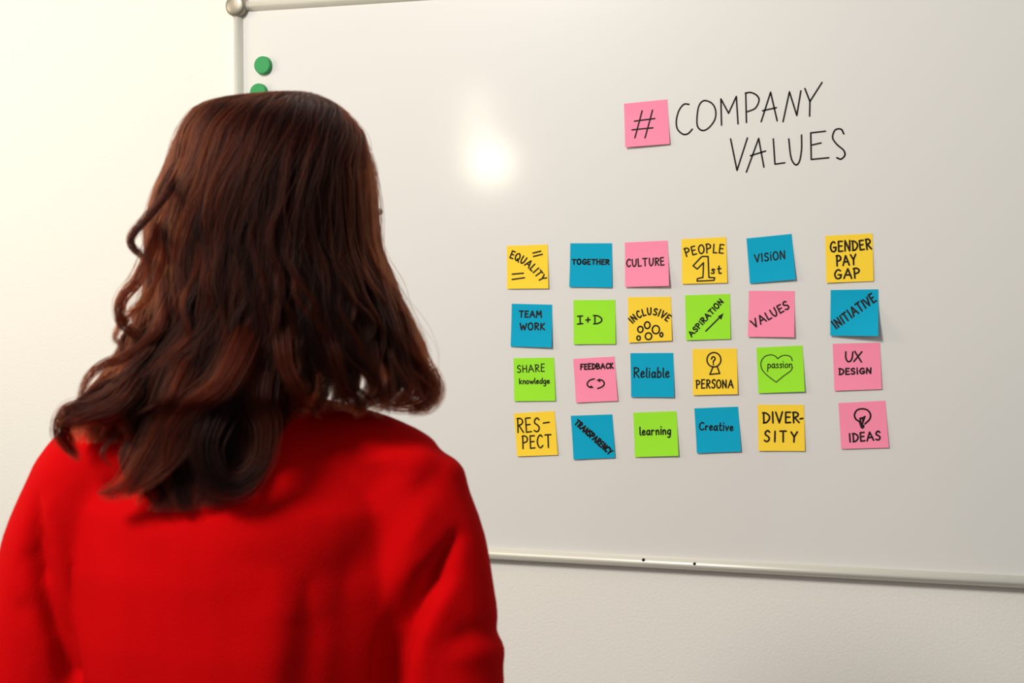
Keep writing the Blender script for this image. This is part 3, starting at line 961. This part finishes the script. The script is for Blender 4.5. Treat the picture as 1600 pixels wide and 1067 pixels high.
def lock(phi, rho, end=None, amp=.010, wl=.085, ph=0.0, n=150, wide=.016, thick=.008, tip=.3, extra=None, start=0.0, flip=0.0):
    s = (math.cos(phi) + 1) / 2
    sway = .6 * (1 - s) * (s * (1 - s)) ** .5 * 2 if math.sin(phi) < 0 else 0.0
    yend = np.interp((math.cos(phi - sway) + 1) / 2, ENDX, ENDY) if end is None else end
    if end is None and s > .70 and (rho < .93 or math.sin(phi) > 0):
        yend = min(yend, rng.uniform(520, 625))
    if math.sin(phi) > .1 and end is None:
        yend = min(yend, 690)
    y0 = 139 + 26 * (1 - rho) * 1.5
    rows = y0 + (yend - y0) * (start + (1 - start) * T ** 1.12)
    ph_arr = face_gap(phi + .55 * np.exp(-(rows - 139) / 45) - sway * np.clip((rows - 230) / 380, 0, 1) ** 1.2, rows)
    rho_t = np.full(NP, rho)
    c = shell(ph_arr, rows, rho_t)
    c2 = shell(ph_arr + .05, rows, rho_t)
    lat = c2 - c
    lat /= np.linalg.norm(lat, axis=1)[:, None] + 1e-9
    out = np.stack([np.cos(ph_arr), np.sin(ph_arr), np.zeros(NP)], -1)
    seg = np.r_[0, np.cumsum(np.linalg.norm(np.diff(c, axis=0), axis=1))]
    w0 = rng.uniform(0, 6.3)
    c = c + lat * (.0032 * np.sin(seg * rng.uniform(45, 75) + w0) * np.clip(seg / .06, 0, 1))[:, None]
    A = amp * np.clip((seg - .14) / .20, 0, 1) ** 1.2
    th = 2 * math.pi * seg / wl + ph
    c = c + lat * (A * np.sin(th))[:, None] + out * (A * .4 * np.cos(th))[:, None]
    if flip:
        e = np.clip((T - .72) / .28, 0, 1) ** 2
        c = c + np.outer(e, [flip, 0, abs(flip) * .35])
    if extra is not None:
        c = c + extra
    return spread(c, lat, out, n, wide, thick, tip)


def path_lock(pts, n, wide, thick=.006, tip=.2):
    """a lock along chosen places [(px, py, depth)]"""
    P = []
    for x, y, d in pts:
        X, Z = loc(x, y, d)
        P.append(Vector((X, d, Z)))
    P = catmull(P, 8)
    seg = np.r_[0, np.cumsum([(b - a).length for a, b in zip(P, P[1:])])]
    P = np.array([p[:] for p in P])
    c = np.stack([np.interp(T * seg[-1], seg, P[:, k]) for k in range(3)], -1)
    tan = np.gradient(c, axis=0)
    tan /= np.linalg.norm(tan, axis=1)[:, None]
    out = np.tile([0., -1., 0.], (NP, 1))
    lat = np.cross(tan, out)
    lat /= np.linalg.norm(lat, axis=1)[:, None]
    c[:, 1] += .035 * np.clip(1 - T / .4, 0, 1) ** 1.5        # the root comes out from inside the hair
    return spread(c, lat, out, n, wide, thick, tip)


def spread(c, lat, out, n, wide, thick, tip):
    # strands about the guide
    aa, rr = rng.uniform(0, 6.283, n), np.sqrt(rng.uniform(0, 1, n))
    loose = np.where(rng.uniform(0, 1, n) < .35, rng.uniform(1.0, 1.8, n), 1.0)
    dl, dr = loose * rr * np.cos(aa), loose * rr * np.sin(aa)
    wid = np.interp(T, [0, .15, .5, .8, 1], [1.0, 1.05, .9, .7, tip])
    k1 = rng.uniform(0, 6.28, n)
    fuzz = .0011 * np.sin(9 * T[None, :] * rng.uniform(.6, 1.6, (n, 1)) + k1[:, None]) * (.3 + T[None, :])
    P = c[None] + lat[None] * (dl[:, None, None] * wide * .5 * wid[None, :, None] + fuzz[:, :, None]) \
        + out[None] * (dr[:, None, None] * thick * .5 * wid[None, :, None] + fuzz[:, ::-1, None])
    # uneven lengths: each strand stops a little earlier or later
    cut = rng.uniform(.93, 1.0, n)
    idx = np.clip(T[None, :] * cut[:, None] * (NP - 1), 0, NP - 1.001)
    i0 = idx.astype(int)
    fr_ = (idx - i0)[:, :, None]
    r_ = np.arange(n)[:, None]
    P = P[r_, i0] * (1 - fr_) + P[r_, i0 + 1] * fr_
    tone.append(np.clip(rng.uniform(0, 1) ** 1.5 * .55 + rng.normal(.09, .17, n), 0, 1))
    return P


tone = []
def drape(P, layer=.0):
    """lay strands on the back and shoulders instead of through them"""
    X, Y, Z = P[..., 0], P[..., 1], P[..., 2]
    D = grid(DEPTH, X, Z)
    Fr = grid(FRONT, X, Z)
    has = D < 8
    mid = (D + Fr) / 2
    depth_in = np.clip(Y - (D - .006), 0, .08)
    backside = has & (Y < mid + .03) & (Y > D - .006)
    Y2 = np.where(backside, D - .004 - .012 * np.exp(-depth_in / .05) * rng.uniform(.2, 1, (P.shape[0], 1)), Y)
    front = has & ~backside & (Y < Fr + .006) & (Y > D)
    Y2 = np.where(front, Fr + .006, Y2)
    P[..., 1] = Y2
    return P


strands = []
NLOCK = 130
for i in range(NLOCK):
    phi = 2 * math.pi * (i + rng.uniform(-.4, .4)) / NLOCK
    sphi = math.sin(phi)
    coherent = 2.2 * math.sin(2.3 * phi) + 1.4 * math.cos(phi * 1.1)
    rho = rng.uniform(.89, 1.0)
    strands.append(drape(lock(phi, rho, amp=rng.uniform(.007, .013), wl=rng.uniform(.11, .16), ph=coherent + rng.normal(0, .45), n=200,
                              wide=rng.uniform(.016, .028), thick=.012, tip=rng.uniform(.15, .5),
                              end=None)))
for i in range(110):                                       # under layers
    phi = 2 * math.pi * (i + rng.uniform(-.4, .4)) / 110
    strands.append(drape(lock(phi, rng.uniform(.74, .92), amp=.007, wl=.10, ph=rng.uniform(0, 6), n=90, wide=.020, thick=.012, tip=.6)))
for i in range(46):                                        # fuller fall over the shoulder blades
    phi = R(rng.uniform(-140, -72))
    strands.append(drape(lock(phi, rng.uniform(.8, 1.0), amp=rng.uniform(.007, .012), wl=rng.uniform(.11, .16), ph=2.2 * math.sin(2.3 * phi) + rng.normal(0, .6), n=140,
                              wide=.022, thick=.012, tip=.5)))
for i in range(34):                                        # loose surface locks on the back
    phi = R(rng.uniform(-175, -5))
    strands.append(drape(lock(phi, rng.uniform(1.0, 1.035), amp=rng.uniform(.010, .017), wl=rng.uniform(.07, .10), ph=2.2 * math.sin(2.3 * phi) + 1.4 * math.cos(phi * 1.1) + rng.normal(0, .8), n=90,
                              wide=rng.uniform(.006, .011), thick=.006, tip=.3)))
for i in range(220):                                       # single flyaway hairs
    phi = rng.uniform(-math.pi, math.pi * .1)
    strands.append(lock(phi, rng.uniform(1.0, 1.09), amp=rng.uniform(.004, .02), wl=rng.uniform(.05, .14), ph=rng.uniform(0, 6), n=1, wide=.01,
                        end=rng.uniform(280, 640)))
B = -.075                                                  # curls and tips that stand out, by hand
for pts, n, wd_ in (
        ([(300, 230, -.04), (262, 300, -.05), (226, 345, -.045), (206, 368, -.045), (206, 385, -.045), (228, 408, -.05), (232, 440, -.05)], 90, .007),
        ([(255, 330, -.05), (232, 400, -.06), (214, 440, -.06), (196, 462, -.06), (188, 482, -.06), (192, 505, -.06), (215, 525, -.06), (240, 530, -.06)], 120, .010),
        ([(262, 360, -.06), (240, 450, -.07), (205, 490, -.06), (186, 512, -.055), (180, 530, -.055), (198, 545, -.06)], 60, .006),
        ([(280, 430, -.08), (240, 520, -.08), (200, 555, -.07), (160, 570, -.06), (138, 590, -.055), (128, 615, -.055), (124, 640, -.055)], 90, .008),
        ([(270, 470, -.08), (235, 545, -.08), (190, 590, -.075), (150, 605, -.06), (132, 625, -.06), (128, 650, -.06)], 90, .008),
        ([(260, 520, -.09), (210, 590, -.09), (150, 635, -.085), (108, 642, -.075), (92, 665, -.07), (94, 695, -.075), (112, 722, -.085)], 170, .014),
        ([(240, 560, -.1), (190, 630, -.1), (130, 655, -.09), (100, 668, -.08), (104, 700, -.085), (118, 728, -.09)], 120, .012),
        ([(300, 560, -.12), (255, 660, -.125), (225, 720, -.13), (195, 765, -.135), (165, 782, -.135), (140, 784, -.135)], 200, .018),
        ([(330, 580, -.12), (290, 680, -.125), (250, 735, -.13), (215, 765, -.135), (190, 786, -.135)], 200, .016),
        ([(380, 560, -.12), (330, 660, -.13), (318, 710, -.135), (335, 755, -.14), (372, 765, -.14), (405, 735, -.135), (415, 690, -.13)], 260, .020),
        ([(420, 520, -.11), (405, 620, -.12), (418, 670, -.13), (412, 720, -.135), (385, 752, -.135), (352, 752, -.135)], 220, .018),
        ([(400, 500, -.12), (350, 600, -.13), (290, 650, -.13), (262, 700, -.13), (258, 745, -.135)], 220, .018),
        ([(440, 480, -.11), (445, 560, -.11), (462, 605, -.12), (480, 634, -.115), (505, 645, -.11)], 120, .014),
        ([(500, 480, -.10), (520, 560, -.10), (545, 620, -.10), (566, 638, -.09), (550, 648, -.09)], 140, .014),
        ([(590, 430, -.05), (625, 510, -.05), (645, 560, -.05), (672, 590, -.05), (680, 612, -.05), (668, 634, -.055), (635, 642, -.06)], 200, .016),
        ([(600, 450, -.06), (630, 530, -.06), (655, 575, -.06), (668, 600, -.06), (655, 622, -.06), (620, 630, -.065), (585, 628, -.07)], 220, .018),
        ([(580, 420, -.07), (610, 520, -.07), (625, 575, -.07), (610, 610, -.075), (575, 628, -.08), (555, 650, -.085)], 200, .016),
        ([(600, 470, -.04), (640, 545, -.04), (652, 580, -.04), (640, 605, -.045), (615, 640, -.05)], 140, .012)):
    strands.append(path_lock(pts, n, wd_ * 1.25, wd_ * .6, .35))
S_ = np.concatenate(strands)
# hair hangs close against the back
Dg = grid(DEPTH, S_[..., 0], S_[..., 2])
EXT = DEPTH.copy()
for i in range(len(gx)):
    ok = np.where(DEPTH[i] < 8)[0]
    if len(ok):
        EXT[i, ok[-1]:] = min(DEPTH[i, max(ok[-1] - 12, 0)], -.05)
De = grid(EXT, S_[..., 0], S_[..., 2])
k = np.clip((1.50 - S_[..., 2]) / .17, 0, 1) * .55
far = (De < 8) & (S_[..., 1] < De - .004)
S_[..., 1] = np.where(far, S_[..., 1] + k * (De - .004 - S_[..., 1]), S_[..., 1])
for _ in range(3):
    Ym = S_[..., 1].copy()
    S_[:, 1:-1, 1] = (Ym[:, :-2] + 2 * Ym[:, 1:-1] + Ym[:, 2:]) / 4
under = (Dg < 8) & (S_[..., 1] > Dg - .003) & (S_[..., 1] < Dg + .05)
S_[..., 1] = np.where(under, Dg - .003, S_[..., 1])
ns = len(S_)
hc = bpy.data.hair_curves.new('hair')
hc.add_curves([NP] * ns)
hc.points.foreach_set('position', S_.astype(np.float32).ravel())
rad = np.tile(np.interp(T, [0, .7, 1], [.00017, .00016, .00005]), ns).astype(np.float32)
ra = hc.attributes.get('radius') or hc.attributes.new('radius', 'FLOAT', 'POINT')
ra.data.foreach_set('value', rad)
tn = hc.attributes.new('tone', 'FLOAT', 'CURVE')
tn.data.foreach_set('value', np.concatenate(tone).astype(np.float32))
hc.materials.append(M_hair)
hair = bpy.data.objects.new('hair', hc)
col.objects.link(hair)
hair.parent = person
hair['label'] = 'shoulder length wavy auburn hair'
